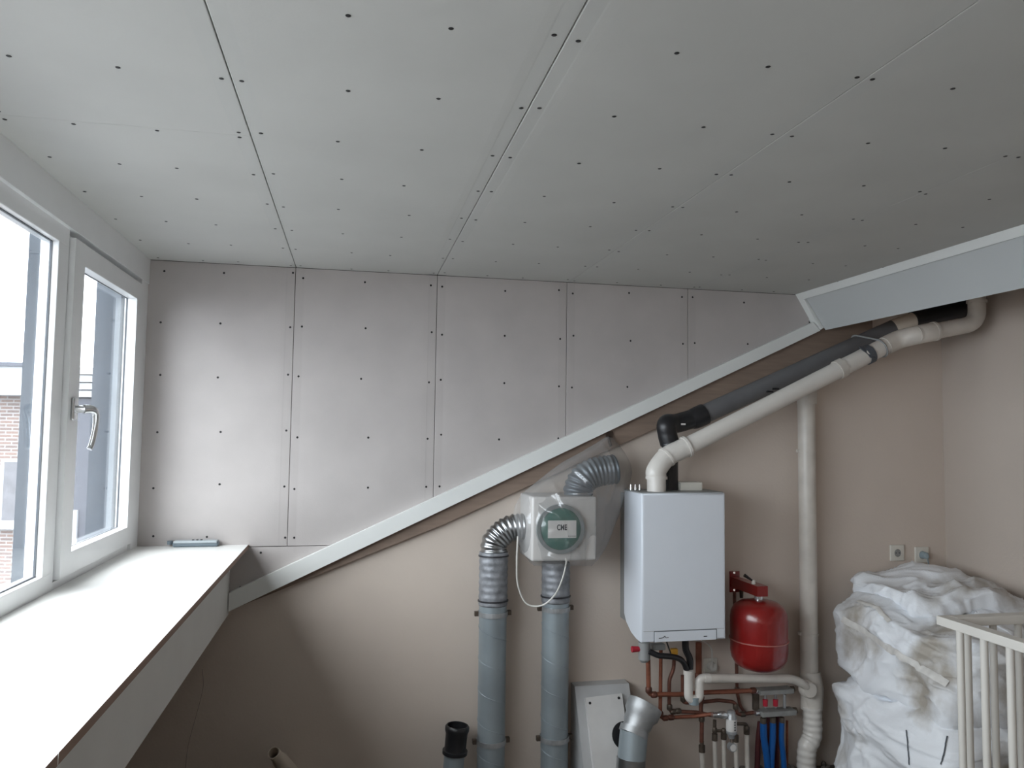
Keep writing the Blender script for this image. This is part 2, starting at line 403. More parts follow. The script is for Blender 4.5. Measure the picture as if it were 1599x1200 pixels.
# outer grey claddings seen through the panes
for y in (2.447, 3.236):
    d = .095 if y < 3 else .15
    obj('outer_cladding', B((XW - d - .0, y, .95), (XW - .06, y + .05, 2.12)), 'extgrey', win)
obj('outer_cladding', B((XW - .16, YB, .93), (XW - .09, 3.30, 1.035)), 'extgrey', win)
obj('gap_shade_strip', B((XF - .046, 2.524, 1.04), (XF - .024, 2.545, 2.09)), 'black', win)  # added black strip, stands in for the shade inside the sash gap
# opening sash
y0, y1, z0, z1 = 2.537, 3.294, 1.047, 2.077
sash = obj('sash', prism(bmesh.new(), [(XW - .07, y0, z0), (XW, y0, z0), (XW, y0 + .085, z0), (XW, y0 + .085, z1), (XW, y0, z1), (XW - .07, y0, z1)][:0] or [(XW - .045, y0, z0), (XW, y0, z0), (XW, y0, z1), (XW - .045, y0, z1)], (0, .090, 0)), 'pvc', win)
for a, b in (((XW - .045, y1 - .062, z0), (XW, y1, z1)), ((XW - .045, y0 + .088, z0), (XW, y1 - .060, z0 + .070)), ((XW - .045, y0 + .088, z1 - .070), (XW, y1 - .060, z1))):
    obj('sash_bar', B(a, b, .002), 'pvc', sash)
pane(y0 + .090, y1 - .060, z0 + .068, z1 - .068, XW - .036, sash)
# handle: rosette, neck and curved lever
hp = Vector((XW, 2.577, 1.555))
h = obj('handle', B(hp + Vector((-.001, -.015, -.035)), hp + Vector((.010, .015, .035)), .006, 3), 'chrome', win, True)
obj('neck', T([hp + Vector((.008, 0, 0)), hp + Vector((.045, 0, 0))], .0115), 'chrome', h, True)
lp = spline([hp + Vector((.034, -.006, .0)), hp + Vector((.052, .010, .0)), hp + Vector((.058, .030, -.016)), hp + Vector((.056, .037, -.055)), hp + Vector((.050, .030, -.105)), hp + Vector((.046, .022, -.122))], 6)
obj('lever', T(lp, [.0145 - .006 * min(1, i / 18) for i in range(len(lp))], 12), 'chrome', h, True)

# ---- ledge under the window -----------------------------------------------
XL = -.412
sill = thing('window_ledge', 'long white board ledge under the window with a panelled front', 'ledge')
bz = 1.020
for ya, yb in ((1.277, YG - .001), (YB + .001, 1.274)):
    o = obj('top_board', B((XW - .012, ya, bz - .018), (XL, yb, bz)), ['ledge', 'ledge_edge'], sill)
    for p in o.data.polygons:
        if p.normal.x > .5: p.material_index = 1
obj('front_panel', B((-.500, YB + .001, .735), (-.482, YG - .001, bz - .018)), 'ledge', sill)
base_at(sill, (XL - .1, YG, .735))

# ---- small device on the ledge --------------------------------------------
p0, p1 = Vector((-.700, 3.365, bz)), Vector((-.525, 3.365, bz))
dv = thing('small_device', 'small flat grey plastic device lying at the far end of the white ledge', 'device')
obj('body', B((p0.x, 3.350, bz), (p1.x, 3.392, bz + .022), .008, 3), 'gadget', dv, True)
obj('rim', B((p0.x + .004, 3.346, bz + .016), (p1.x - .004, 3.390, bz + .0255), .004, 2), 'gadgetlight', dv, True)
for k in range(3): obj('button', B((-.628 + k * .016, 3.362, bz + .025), (-.620 + k * .016, 3.372, bz + .029), .001), 'black', dv)
obj('round_end', T([(-.716, 3.385, bz + .008), (-.716, 3.385, bz + .022)], .011, 16), 'gadget', dv, True)
base_at(dv, (-.61, 3.37, bz))
wr = obj('thin_wire', T(spline([at(316, 1045, Y=3.30), at(317, 1075, Y=3.30), at(306, 1120, Y=3.30), at(294, 1165, Y=3.30), at(288, 1215, Y=3.30)], 6), .0011, 6), 'thinwire', None, True)
tag(wr, 'thin bare wire hanging down below the ledge front', 'wire')

# ================================================================== OUTSIDE
fw = Vector((.204, .979, 0)).normalized(); rt = Vector((.979, -.204, 0)).normalized()
C0 = Vector((-.375 * 14.5, .925 * 14.5, 0))
def fz(a, c, z0, z1, d0, d1):   # a box on the facade: a..c along rt, d0..d1 towards the viewer
    bm = bmesh.new()
    pts = [C0 + rt * a - fw * d0, C0 + rt * c - fw * d0, C0 + rt * c - fw * d1, C0 + rt * a - fw * d1]
    return prism(bm, [(p.x, p.y, z0) for p in pts], (0, 0, z1 - z0))
bd = thing('building', 'brick building with white cornice seen outside through the fixed window pane', 'building')
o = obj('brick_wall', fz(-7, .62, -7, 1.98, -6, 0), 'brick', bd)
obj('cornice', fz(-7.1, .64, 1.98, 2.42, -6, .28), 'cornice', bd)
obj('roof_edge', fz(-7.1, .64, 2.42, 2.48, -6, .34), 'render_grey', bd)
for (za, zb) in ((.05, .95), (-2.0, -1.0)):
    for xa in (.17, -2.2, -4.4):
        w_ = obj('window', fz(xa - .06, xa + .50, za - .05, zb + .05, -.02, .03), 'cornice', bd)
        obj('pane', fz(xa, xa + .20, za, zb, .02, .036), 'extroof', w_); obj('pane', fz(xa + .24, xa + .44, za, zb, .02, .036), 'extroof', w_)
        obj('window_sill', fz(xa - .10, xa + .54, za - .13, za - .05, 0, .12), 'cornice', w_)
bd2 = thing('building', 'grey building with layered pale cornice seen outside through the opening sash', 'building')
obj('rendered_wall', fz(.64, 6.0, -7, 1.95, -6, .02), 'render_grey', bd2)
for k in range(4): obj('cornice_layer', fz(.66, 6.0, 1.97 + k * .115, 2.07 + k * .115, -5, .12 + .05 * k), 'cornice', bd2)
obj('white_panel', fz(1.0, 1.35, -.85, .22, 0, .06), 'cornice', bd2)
tag(obj('street', B((-60, -40, -7.2), (60, 60, -7.0)), 'street'), kind='structure')
rf = bmesh.new(); prism(rf, [(XW - .1, YB - 1, .92), (-3.2, YB - 1, -.18), (-3.2, YB - 1, -.30), (XW - .1, YB - 1, .80)], (0, 3.5 - YB + 1, 0))
tag(obj('roof_outside', rf, 'extroof'), kind='structure')
# outer skins so daylight only comes through the window
tag(obj('roof_deck', B((XW - .25, YB - .2, CE + .07), (3.3, YP + .3, CE + .40)), 'extroof'), kind='structure')

# ================================================================== VENTILATION
def flex(path, r, pitch, amp, name, m, parent, seg=28):
    """corrugated tube along a path"""
    P_ = [Vector(p) for p in path]; L = [0]
    for i in range(1, len(P_)): L.append(L[-1] + (P_[i] - P_[i - 1]).length)
    n = max(8, int(L[-1] / pitch * 6)); pts, rad = [], []
    j = 0
    for k in range(n + 1):
        s = L[-1] * k / n
        while j < len(L) - 2 and L[j + 1] < s: j += 1
        t = (s - L[j]) / max(1e-9, L[j + 1] - L[j]); pts.append(P_[j].lerp(P_[j + 1], t)); rad.append(r + amp * math.sin(2 * math.pi * s / pitch))
    return obj(name, T(pts, rad, seg), m, parent, True, angle=80)
def helix(c, r, z0, z1, pitch, hr, name, m, parent):
    pts = []; n = int((z1 - z0) / pitch * 20)
    for k in range(n + 1):
        t = k / n; a = 2 * math.pi * (z1 - z0) / pitch * t
        pts.append((c.x + r * math.cos(a), c.y - r * math.sin(a), z0 + (z1 - z0) * t))
    return obj(name, T(pts, hr, 5), m, parent, True)
def clamp(c, z, parent, r=.061):
    b = ring_of(bmesh.new(), (c.x, c.y, z), (0, 0, 1), r, r + .004, .020, 28)
    o = obj('pipe_clamp', b, 'zinc', parent)
    for s in (-1, 1): obj('lug', B((c.x + s * (r + .010) - .010, c.y - .008, z - .010), (c.x + s * (r + .010) + .010, c.y + .012, z + .010), .002), 'brass', o)
YD = 3.335
def vent(px, ytop_px, ysl_px, label, kz):
    c = at(px, 1000, Y=YD); c.z = 0
    t = thing('ventilation_duct', label, 'duct')
    zs, zt = at(px, ysl_px, Y=YD).z, at(px, ytop_px, Y=YD).z
    obj('spiral_pipe', T([(c.x, c.y, FL), (c.x, c.y, zs + .03)], .0595, 32), 'duct', t, True)
    helix(c, .0597, FL + .02, zs - .02, .131, .0022, 'seam', 'duct', t)
    sl = flex([(c.x, c.y, zs), (c.x, c.y, zt)], .0622, .030, .0012, 'foil_sleeve', 'sleeve', t, 36)
    for z in kz: obj('cable_tie', ring_of(bmesh.new(), (c.x, c.y, z), (0, .04, 1), .0605, .0665, .006, 28), 'cable_tie', t)
    return t, c
t1, c1 = vent(769, 862, 945, 'left grey spiral ventilation duct with a shiny elbow on top', [at(769, 868, Y=YD).z, at(769, 938, Y=YD).z])
for y in (958, 1157): clamp(c1, at(769, y, Y=YD).z, t1)
zt = at(769, 862, Y=YD).z
el = spline([(c1.x, c1.y, zt), (c1.x, c1.y, zt + .03), at(775, 843, Y=YD), at(787, 831, Y=YD), at(802, 824, Y=YD), at(830, 822, Y=YD), at(845, 822, Y=YD)], 8)
flex(el, .0555, .0185, .0030, 'flexible_elbow', 'silver', t1)
base_at(t1, (c1.x, c1.y, FL))
t2, c2 = vent(867, 878, 940, 'right grey spiral ventilation duct running up under the white fan unit', [at(867, 931, Y=YD).z])
for y in (950, 1152): clamp(c2, at(867, y, Y=YD).z, t2)
base_at(t2, (c2.x, c2.y, FL))

# fan unit
fu = thing('fan_unit', 'white square fan unit with a round green cover wrapped in clear plastic', 'fan unit')
YF = 3.17; a, b = at(830, 878, Y=YF), at(932, 776, Y=YF)
obj('housing', B((a.x, YF, a.z), (b.x, YP - .01, b.z), .012, 3), 'fan', fu, True)
cc = at(874.5, 826, Y=YF)
obj('cover_ring', ring_of(bmesh.new(), (cc.x, YF - .006, cc.z), (0, 1, 0), .088, .104, .020, 48), 'ring', fu, True)
gc = obj('green_cover', lathe((cc.x, YF, cc.z), (0, -1, 0), [(0.0895, 0), (.089, .010), (.084, .014), (.05, .0145), (0, .0145)], 48), 'green', fu, True)
la, lb = at(855.6, 841, Y=YF - .0155), at(900, 813, Y=YF - .0155)
obj('paper_label', B((la.x, YF - .0165, la.z), (lb.x, YF - .0142, lb.z)), 'label', gc)
def text(s, p, size, m, parent, ax=(0, 0, 0), name='lettering', ext=.0004, off=0.0):
    cu = bpy.data.curves.new(name, 'FONT'); cu.body = s; cu.size = size; cu.extrude = ext; cu.align_x = 'CENTER'; cu.align_y = 'CENTER'
    cu.offset = off
    tmp = bpy.data.objects.new(name, cu); COL.objects.link(tmp); dg = bpy.context.evaluated_depsgraph_get()
    me = bpy.data.meshes.new_from_object(tmp.evaluated_get(dg)); bpy.data.objects.remove(tmp)
    me.materials.clear(); me.materials.append(M[m]); o = bpy.data.objects.new(name, me); COL.objects.link(o); o.location = p
    o.rotation_euler = (math.radians(90), 0, 0); o.parent = parent; return o
tp = at(877.5, 824.5, Y=YF - .0172); tx = text('CME', tp, .026, 'ink', gc, off=.0007); tx.scale = (.86, 1.25, 1)
for k in range(4): obj('small_print', B(at(887 + 3.2 * k, 838.3, Y=YF - .0168), at(889.3 + 3.2 * k, 837.1, Y=YF - .0162)), 'ink', gc)
base_at(fu, (cc.x, YP, a.z))
# cable from the fan unit in a loop
cb = [at(883, 872, Y=3.15), at(884, 880, Y=3.15), at(878, 905, Y=3.17), at(866, 930, Y=3.22), at(846, 946, Y=3.25), at(822, 943, Y=3.27), at(809, 915, Y=3.27), at(807, 880, Y=3.25), at(808.5, 838, Y=3.24)]
tag(obj('fan_cable', T(spline(cb, 8), .0036, 8), 'cable', None, True), 'white cable looping below the fan unit in front of the right duct', 'cable')
# flexible duct on top of the fan unit
fd = thing('flexible_duct', 'short grey flexible duct bending off the top of the fan unit inside the plastic', 'duct')
flex(spline([at(903, 782, Y=3.29), at(903, 765, Y=3.29), at(912, 748, Y=3.29), at(930, 738, Y=3.29), at(961, 733, Y=3.29)], 8), .064, .019, .0035, 'corrugated_tube', 'flexdark', fd)
obj('collar', T([at(903, 780, Y=3.29), at(903, 768, Y=3.29)], .062, 28), 'silver', fd, True)
base_at(fd, at(903, 778, Y=3.29))
# clear plastic sheet
rows = [(683, 946, 956, 3.34), (694, 928, 966, 3.30), (706, 908, 975, 3.24), (722, 878, 984, 3.20), (738, 856, 987, 3.18), (755, 835, 984, 3.16), (772, 814, 977, 3.145), (790, 804, 972, 3.135), (810, 800, 965, 3.13), (830, 801, 957, 3.13), (850, 808, 949, 3.13), (866, 818, 940, 3.135), (877, 826, 932, 3.14), (884, 834, 924, 3.15)]
def row(t):
    f = t * (len(rows) - 1); i = min(int(f), len(rows) - 2); f -= i; f = f * f * (3 - 2 * f) * .5 + f * .5
    return [rows[i][k] + (rows[i + 1][k] - rows[i][k]) * f for k in range(4)]
bm = bmesh.new(); NR, NC = 90, 70; G = []
for j in range(NR + 1):
    y, xl, xr, yf = row(j / NR); R = []
    for i in range(NC + 1):
        u = i / NC; pr = max(0, math.sin(math.pi * u)) ** .38
        yy = 3.395 + (yf - 3.395) * pr
        p = at(xl + (xr - xl) * u, y, Y=yy)
        nn = 1 - abs(noise.noise(Vector((p.x * 9 + p.z * 4, p.z * 3 - p.x * 5, 3.3)))) * 2
        p.y -= (max(0, nn) ** 3) * .022 * min(1, pr) + noise.noise(p * 30) * .004
        p.y = min(p.y, 3.397)
        R.append(bm.verts.new(p))
    G.append(R)
for j in range(NR):
    for i in range(NC): bm.faces.new((G[j][i], G[j][i + 1], G[j + 1][i + 1], G[j + 1][i]))
tag(obj('plastic_sheet', bm, 'film', None, True, angle=180), 'clear crumpled plastic sheet wrapped around the fan unit', 'plastic sheet')
# hook that the sheet hangs from
hk = thing('hook', 'small dark brown hook on the beam above the plastic sheet', 'hook')
obj('plate', B(at(947, 684, Y=3.385) , at(956, 674, Y=3.393), .0), 'brownhook', hk)
obj('prong', T([at(950, 682, Y=3.385), at(952, 692, Y=3.36), at(954, 697, Y=3.352)], .007, 8), 'brownhook', hk, True)
base_at(hk, at(951, 680, Y=3.39))

# ================================================================== BOILER
bo = thing('boiler', 'tall white wall-hung boiler with a control flap at its lower front', 'boiler')
x0, x1 = 1.217, 1.603; zb, zt = .622, 1.248; yf, yk = 3.12, 3.335
bm = bmesh.new(); prism(bm, [(x0, yf, zb), (x0, yf, zt), (x0, yk, zt), (x0, yk, .700), (x0, yk - .03, .665), (x0, yk - .09, .636), (x0, yk - .15, .624)], (x1 - x0, 0, 0))
es = [e for e in bm.edges if abs((e.verts[0].co - e.verts[1].co).normalized().z) > .99 and (e.verts[0].co.y < yf + .01) or (e.verts[0].co.y < yf + .01 and e.verts[1].co.y < yf + .01)]
bmesh.ops.bevel(bm, geom=es, offset=.012, segments=4, affect='EDGES', profile=.6)
obj('casing', bm, 'boiler', bo, True)
obj('top_plate', B((x0 - .002, yf + .02, zt - .002), (x1 + .001, yk, zt + .004), .002), 'boilershade', bo)
obj('rear_frame', B((x0 + .012, yk, .66), (x1 - .01, YP, 1.23)), 'boilershade', bo)
pa, pb = at(1022, 1003.5, Y=yf), at(1118, 983.5, Y=yf)
fl = obj('control_flap', B((pa.x, yf - .003, zb + .001), (pb.x, yf + .004, pb.z), .0015), 'boiler', bo)
g = bmesh.new(); box(g, (pa.x - .003, yf - .0012, zb), (pa.x, yf + .002, pb.z + .003)); box(g, (pb.x, yf - .0012, zb), (pb.x + .003, yf + .002, pb.z + .003)); box(g, (pa.x - .003, yf - .0012, pb.z), (pb.x + .003, yf + .002, pb.z + .003))
obj('flap_groove', g, 'gasket', bo)
g = bmesh.new(); sweep(g, spline([at(1029, 997.5, Y=yf - .004), at(1035, 996.5, Y=yf - .004), at(1038, 994, Y=yf - .004), at(1040, 996.5, Y=yf - .004), at(1044, 996, Y=yf - .004)], 4), .0013, 6)
obj('emblem', g, 'ink', fl); obj('marking', B(at(1099, 995, Y=yf - .004), at(1104, 993.4, Y=yf - .0025)), 'ink', fl)
obj('seam_line', B((x0 + .008, yf - .0006, .668), (x1 - .008, yf + .002, .6695)), 'boilershade', bo)
# grey filter body and red knob under it
fb = obj('grey_pump', T([at(1006, 1003, Y=3.25), at(1006, 1030, Y=3.25), at(1006.5, 1034, Y=3.25)], [.026, .026, .016], 20), 'boilershade', bo, True)
obj('red_knob', T([at(1001, 1014, Y=3.25), at(986.5, 1014.5, Y=3.25)], [.011, .0135], 14), 'redknob', fb, True)
yv = obj('yellow_tap', B(at(1049, 1024, Y=3.24), at(1056, 1012, Y=3.26), .003), 'yellow', bo, True)
obj('black_hose', T(spline([at(1014, 1018, Y=3.22), at(1028, 1024, Y=3.21), at(1048, 1026, Y=3.21), at(1062, 1030, Y=3.22), at(1069, 1038, Y=3.23), at(1073, 1050, Y=3.24)], 6), [.0125] * 31, 12), 'black', bo, True)
obj('black_hose', T(spline([at(1070, 1000, Y=3.25), at(1071, 1015, Y=3.25), at(1077, 1030, Y=3.25), at(1077, 1050, Y=3.25)], 6), .0155, 12), 'black', bo, True)
obj('thin_rod', T([at(1041, 1003, Y=3.22), at(1048, 1023, Y=3.22)], .003, 6), 'black', bo, True)
obj('underside_valve', B(at(1018, 1017, Y=3.27), at(1034, 1003, Y=3.31), .004), 'boilershade', bo)
for k in range(3): obj('vent_cap', T([at(985 + 7 * k, 766, Y=3.27), at(985 + 7 * k, 757, Y=3.27)], [.006, .004], 10), 'chrome', bo, True)
jb = obj('junction_box', B(at(1063, 769, Y=3.23), at(1088, 752, Y=3.29), .006), 'socket', bo, True)
base_at(bo, ((x0 + x1) / 2, YP, zb))

# ---- flue pipes -------------------------------------------------------------
def collar(p, d, r, h, m, par): 
    d = Vector(d).normalized(); return obj('collar', T([Vector(p) - d * h / 2, Vector(p) + d * h / 2], r, 24), m, par, True)
wp = thing('flue_pipe', 'white plastic flue pipe rising from the boiler and slanting up along the roof', 'pipe')
A = at(1025, 772, Y=3.19); Bp = at(1024, 735, Y=3.19); A.x = Bp.x = at(1025, 760, Y=3.19).x; A.z = 1.245
E0 = at(1041, 714, Y=3.20); D0 = at(1066, 701, Y=3.20); D1 = at(1395, 534, Y=3.17); D2 = at(1432, 523, Y=3.10); D3 = at(1526, 505, Y=3.08); D4 = at(1527, 470, Y=3.08)
D4.x = D3.x
obj('riser', T([A, Bp], .041, 28), 'whitepipe', wp, True)
dr = (D1 - D0).normalized()
obj('elbow', T(spline([Bp - Vector((0, 0, .03)), Bp, E0, D0 - dr * .01, D0 + dr * .02], 8), .044, 28), 'whitepipe', wp, True)
collar(Bp - Vector((0, 0, .032)), (0, 0, 1), .048, .012, 'whitepipe', wp); collar(E0, (E0 - Bp).normalized() + (D0 - E0).normalized(), .048, .010, 'whitepipe', wp); collar(D0 + dr * .02, dr, .049, .012, 'whitepipe', wp)
obj('sloping_pipe', T([D0, D1], .0395, 28), 'whitepipe', wp, True)
q = D0.lerp(D1, .735); collar(q, dr, .0455, .035, 'greywhite', wp)
obj('bend', T(fillet([D1 - dr * .05, D1 + dr * .03, D2.lerp(D3, .05), D2.lerp(D3, .3)], .05), .044, 28), 'greywhite', wp, True)
obj('end_run', T(fillet([D2, D3, D4 + Vector((0, 0, .14))], .065, 8), .038, 28), 'greywhite', wp, True)
collar(D2.lerp(D3, .28), D3 - D2, .046, .014, 'greywhite', wp); collar(D4 + Vector((0, 0, -.005)), (0, 0, 1), .044, .012, 'greywhite', wp)
base_at(wp, A)
kp = thing('flue_pipe', 'black flue elbow behind the white pipe joined to a dark grey sloping pipe', 'pipe')
K0 = at(1046, 768, Y=3.28); K0.z = 1.245; K1 = at(1044, 668, Y=3.28); K1.x = at(1046, 720, Y=3.28).x
K2 = at(1062, 659, Y=3.31); K3 = at(1100, 647, Y=3.31); K4 = at(1400, 511, Y=3.315)
K1b = Vector((K1.x - .02, K1.y, K1.z - .03))
dk = (K4 - K3).normalized()
obj('riser', T([K0, Vector((K0.x, K0.y, K1.z - .07))], .037, 24), 'black', kp, True)
obj('elbow', T(spline([Vector((K0.x, K0.y, K1.z - .075)), K1b + Vector((.008, 0, .0)), K1b + Vector((.006, 0, .045)), K2 - dk * .02, K3 - dk * .045], 8), .044, 24), 'black', kp, True)
collar(Vector((K0.x, K0.y, K1.z - .07)), (0, 0, 1), .045, .02, 'black', kp)
obj('socket_end', T([K3 - dk * .075, K3 - dk * .06, K3 - dk * .03, K3], [.043, .048, .050, .050], 28), 'black', kp, True)
obj('marking', B(at(1064, 664, Y=3.258), at(1070, 661.5, Y=3.262)), 'label', kp)
obj('grey_pipe', T([K3 - dk * .01, K4], .0435, 28), 'greypipe', kp, True)
K5 = at(1432, 500, Y=3.26); K6 = at(1506, 483, Y=3.22)
obj('cream_coupler', T([K4 - dk * .02 + Vector((0, 0, .0)), K5], .0435, 28), 'creampipe', kp, True)
obj('black_end', T([K5 - (K6 - K5).normalized() * .02, K6], .049, 28), 'black', kp, True)
for s in (.30, .33): obj('clip', B(K3.lerp(K4, s) + Vector((-.015, -.055, -.030)), K3.lerp(K4, s) + Vector((.012, -.040, -.022))), 'black', kp)
base_at(kp, K0)
cl = thing('pipe_bracket', 'dark metal bracket clamping the sloping white pipe to the grey one', 'bracket')
q = D0.lerp(D1, .872); obj('strap', ring_of(bmesh.new(), q, dr, .040, .0445, .030, 28), 'gasket', cl)
obj('arm', B(q + Vector((-.020, .02, -.01)), q + Vector((.005, .21, .015))), 'gasket', cl)
obj('tab', prism(bmesh.new(), [q + Vector((-.06, -.02, .035)), q + Vector((-.035, -.02, .035)), q + Vector((.008, -.047, -.02)), q + Vector((-.016, -.047, -.02))], (0, .006, 0)), 'gasket', cl)
base_at(cl, q)
q = D0.lerp(D1, .935)
Gc = K3 + dk * (q - K3).dot(dk); ax2 = (Gc - q); ax2 = (ax2 - dr * ax2.dot(dr)); L2 = ax2.length; e1 = ax2.normalized(); e2 = dr.cross(e1)
lp = []
for k in range(13): a_ = math.pi / 2 + math.pi * k / 12; lp.append(q + (e1 * math.cos(a_) + e2 * math.sin(a_)) * .0435)
for k in range(13): a_ = -math.pi / 2 + math.pi * k / 12; lp.append(q + e1 * L2 + (e1 * math.cos(a_) + e2 * math.sin(a_)) * .0475)
lp.append(lp[0])
tag(obj('pipe_strap', T(lp, .0042, 6), 'boilershade', None, True), 'thin metal strap looped round both sloping pipes near the fascia', 'strap')
# vertical white drain at the right
vp = thing('drain_pipe', 'tall vertical white drain pipe right of the red vessel', 'pipe')
YV = 3.345; xv = at(1262, 900, Y=YV).x
za, zb_ = at(1262, 612, Y=YV).z, at(1262, 1108, Y=YV).z
obj('stack', T([(xv, YV, zb_), (xv, YV, za)], .0405, 28), 'greywhite', vp, True)
obj('cap_end', T([(xv + .004, YV, za - .06), (xv + .004, YV, za), (xv + .006, YV + .03, za + .05)], [.046, .046, .042], 28), 'greywhite', vp, True)
for y in (705, 990): collar((xv, YV, at(1262, y, Y=YV).z), (0, 0, 1), .0435, .010, 'greywhite', vp)
for y in (705, 990): obj('pipe_clip', B((xv - .050, YV - .004, at(1262, y, Y=YV).z - .006), (xv - .036, YV + .012, at(1262, y, Y=YV).z + .008)), 'greywhite', vp)
obj('tee', T([(xv + .004, YV, at(1262, 1050, Y=YV).z), (xv + .008, YV - .01, at(1262, 1075, Y=YV).z), (xv + .012, YV - .012, zb_)], [.047, .052, .040], 28), 'greywhite', vp, True)
lo = [at(1268, 1104, Y=3.33), at(1269, 1142, Y=3.33), at(1266, 1156, Y=3.33), at(1260, 1170, Y=3.33), at(1259, 1225, Y=3.33)]
lo[-1].z = FL
flex(spline(lo, 6), .0425, .030, .0016, 'flexible_end', 'whitepipe', vp)
base_at(vp, lo[-1])
# horizontal drain with trap
dp = thing('drain_pipe', 'white drain with a siphon trap running sideways under the boiler and red vessel', 'pipe')
YT = 3.235
tr = fillet([at(1075, 1049, Y=YT), at(1075, 1093, Y=YT), at(1092, 1093, Y=YT), at(1092, 1060, Y=YT), at(1106, 1060, Y=YT)], .034, 8)
obj('trap', T(tr, .0195, 20), 'whitepipe', dp, True)
obj('trap_cup', T([at(1083.5, 1089, Y=YT), at(1083.5, 1100, Y=YT)], [.024, .022], 20), 'plug', dp, True)
obj('inlet', T([at(1075, 1047, Y=YT), at(1075, 1054, Y=YT)], .0225, 20), 'whitepipe', dp, True)
obj('sleeve', T([at(1099, 1060, Y=YT), at(1108, 1060, Y=YT)], .0215, 20), 'whitepipe', dp, True)
obj('horizontal_run', T(fillet([at(1106, 1060, Y=YT), at(1236, 1060, Y=YT + .02), at(1256, 1069, Y=3.25), at(1263, 1080, Y=3.30)], .04), .0195, 20), 'greywhite', dp, True)
ed = at(1262, 1077, Y=3.27); obj('round_end', T([ed + Vector((0, .02, 0)), ed + Vector((0, -.012, 0)), ed + Vector((0, -.02, 0))], [.038, .038, .032], 28), 'greywhite', dp, True)
base_at(dp, at(1082, 1097, Y=YT))

# ================================================================== EXPANSION VESSEL
YV2 = 3.215; c = at(1185, 996, Y=YV2); ev = thing('expansion_vessel', 'red expansion vessel hanging from a red wall bracket beside the boiler', 'vessel')
zt_ = at(1185, 936, Y=YV2).z; zb2 = at(1185, 1047, Y=YV2).z; zm = at(1185, 998, Y=YV2).z; R = .1255
prof = [(0, zb2), (.03, zb2 + .001), (.075, zb2 + .010), (.105, zb2 + .028), (.120, zb2 + .055), (R, zb2 + .085), (R, zm - .002), (R, zt_ - .085), (.121, zt_ - .055), (.108, zt_ - .030), (.080, zt_ - .012), (.04, zt_ - .003), (0, zt_)]
obj('tank', lathe((c.x, YV2, 0), (0, 0, 1), prof, 48), 'red', ev, True, angle=60)
obj('seam_rim', ring_of(bmesh.new(), (c.x, YV2, zm), (0, 0, 1), R - .004, R + .0042, .0042, 56), 'redrim', ev)
obj('neck', T([(c.x, YV2, zt_ - .005), (c.x, YV2, zt_ + .016)], .019, 20), 'chrome', ev, True)
base_at(ev, (c.x, YV2, zb2))
br = thing('vessel_bracket', 'red steel bracket on the wall carrying the round red vessel', 'bracket')
p1, p2 = at(1139, 925, Y=YP), at(1154, 892, Y=YP)
pl = obj('wall_plate', B((p1.x, YP - .006, p1.z), (p2.x, YP, p2.z), .001), 'red', br)
for y in (895, 922): obj('bolt', T([at(1146.5, y, Y=YP - .004), at(1146.5, y, Y=YP - .012)], .005, 8), 'chrome', pl, True)
zc_ = zt_ + .016
xa = (p1.x + p2.x) / 2
prb = bmesh.new(); 
arm = [(xa - .02, YP - .006), (xa + .02, YP - .006), (c.x + .030, YV2 + .03), (c.x + .030, YV2 - .028), (c.x - .022, YV2 - .028), (c.x - .022, YV2 + .03)]
prism(prb, [(x, y, zc_) for x, y in arm], (0, 0, .046))
obj('arm', prb, 'red', br)
sc = obj('valve', T([(c.x - .008, YV2 + .03, zc_ + .044), (c.x - .008, YV2 + .03, zc_ + .064)], [.010, .008], 10), 'socket', br, True)
obj('valve_lever', T([(c.x - .012, YV2 + .03, zc_ + .060), (c.x - .05, YV2 + .035, zc_ + .085)], [.004, .008], 8), 'black', br, True)
obj('drain_tail', T([(xa + .026, YP - .02, zc_ + .01), (xa + .026, YP - .02, zc_ - .05)], [.012, .008], 8), 'brownhook', br, True)
base_at(br, (xa, YP, p1.z))

# ================================================================== COPPER PIPEWORK
def pipe(label, px, r, m, Y=3.36, fr_=.02, fits=(), fm='brass', cat='pipe', name='copper_pipe', group=None):
    pts = [at(p[0], p[1], Y=(p[2] if len(p) > 2 else Y)) for p in px]
    t = thing(name, label, cat, group)
    obj('tube', T(fillet(pts, fr_, 5), r, 12), m, t, True)
    for f in fits:
        q = at(f[0], f[1], Y=(f[2] if len(f) > 2 else Y)); d = Vector((1, 0, 0)) if (len(f) > 3 and f[3] == 'h') else Vector((0, 0, 1))
        obj('fitting', T([q - d * .013, q - d * .009, q + d * .009, q + d * .013], [r + .001, r + .004, r + .004, r + .001], 12), fm, t, True)
    base_at(t, pts[0]); return t
pipe('bright copper pipe down from the grey pump and across to the upper manifold bar', [(1012, 1030, 3.30), (1013, 1085, 3.30), (1062, 1085, 3.31), (1100, 1082, 3.32), (1180, 1079, 3.33)], .0105, 'copper', fits=[(1013, 1078, 3.30), (1021, 1085.5, 3.30, 'h'), (1176, 1079, 3.33, 'h')], fm='copperdull')
pipe('copper pipe second from the left under the boiler, dropping straight and turning to the filter', [(1032, 1005, 3.33), (1031, 1122, 3.33), (1088, 1119, 3.33), (1115, 1115, 3.30)], .0085, 'copper', fits=[(1031.5, 1116, 3.33), (1039, 1122, 3.33, 'h'), (1048, 1121, 3.33, 'h')], fm='copperdull')
pipe('kinked dull copper pipe under the yellow tap', [(1053, 1022, 3.34), (1052, 1045, 3.34), (1045, 1062, 3.34), (1045, 1111, 3.34), (1090, 1113, 3.34), (1112, 1118, 3.32)], .0085, 'copperdull', fits=[(1045.5, 1105, 3.34), (1051, 1112, 3.34, 'h'), (1059, 1111, 3.34, 'h')])
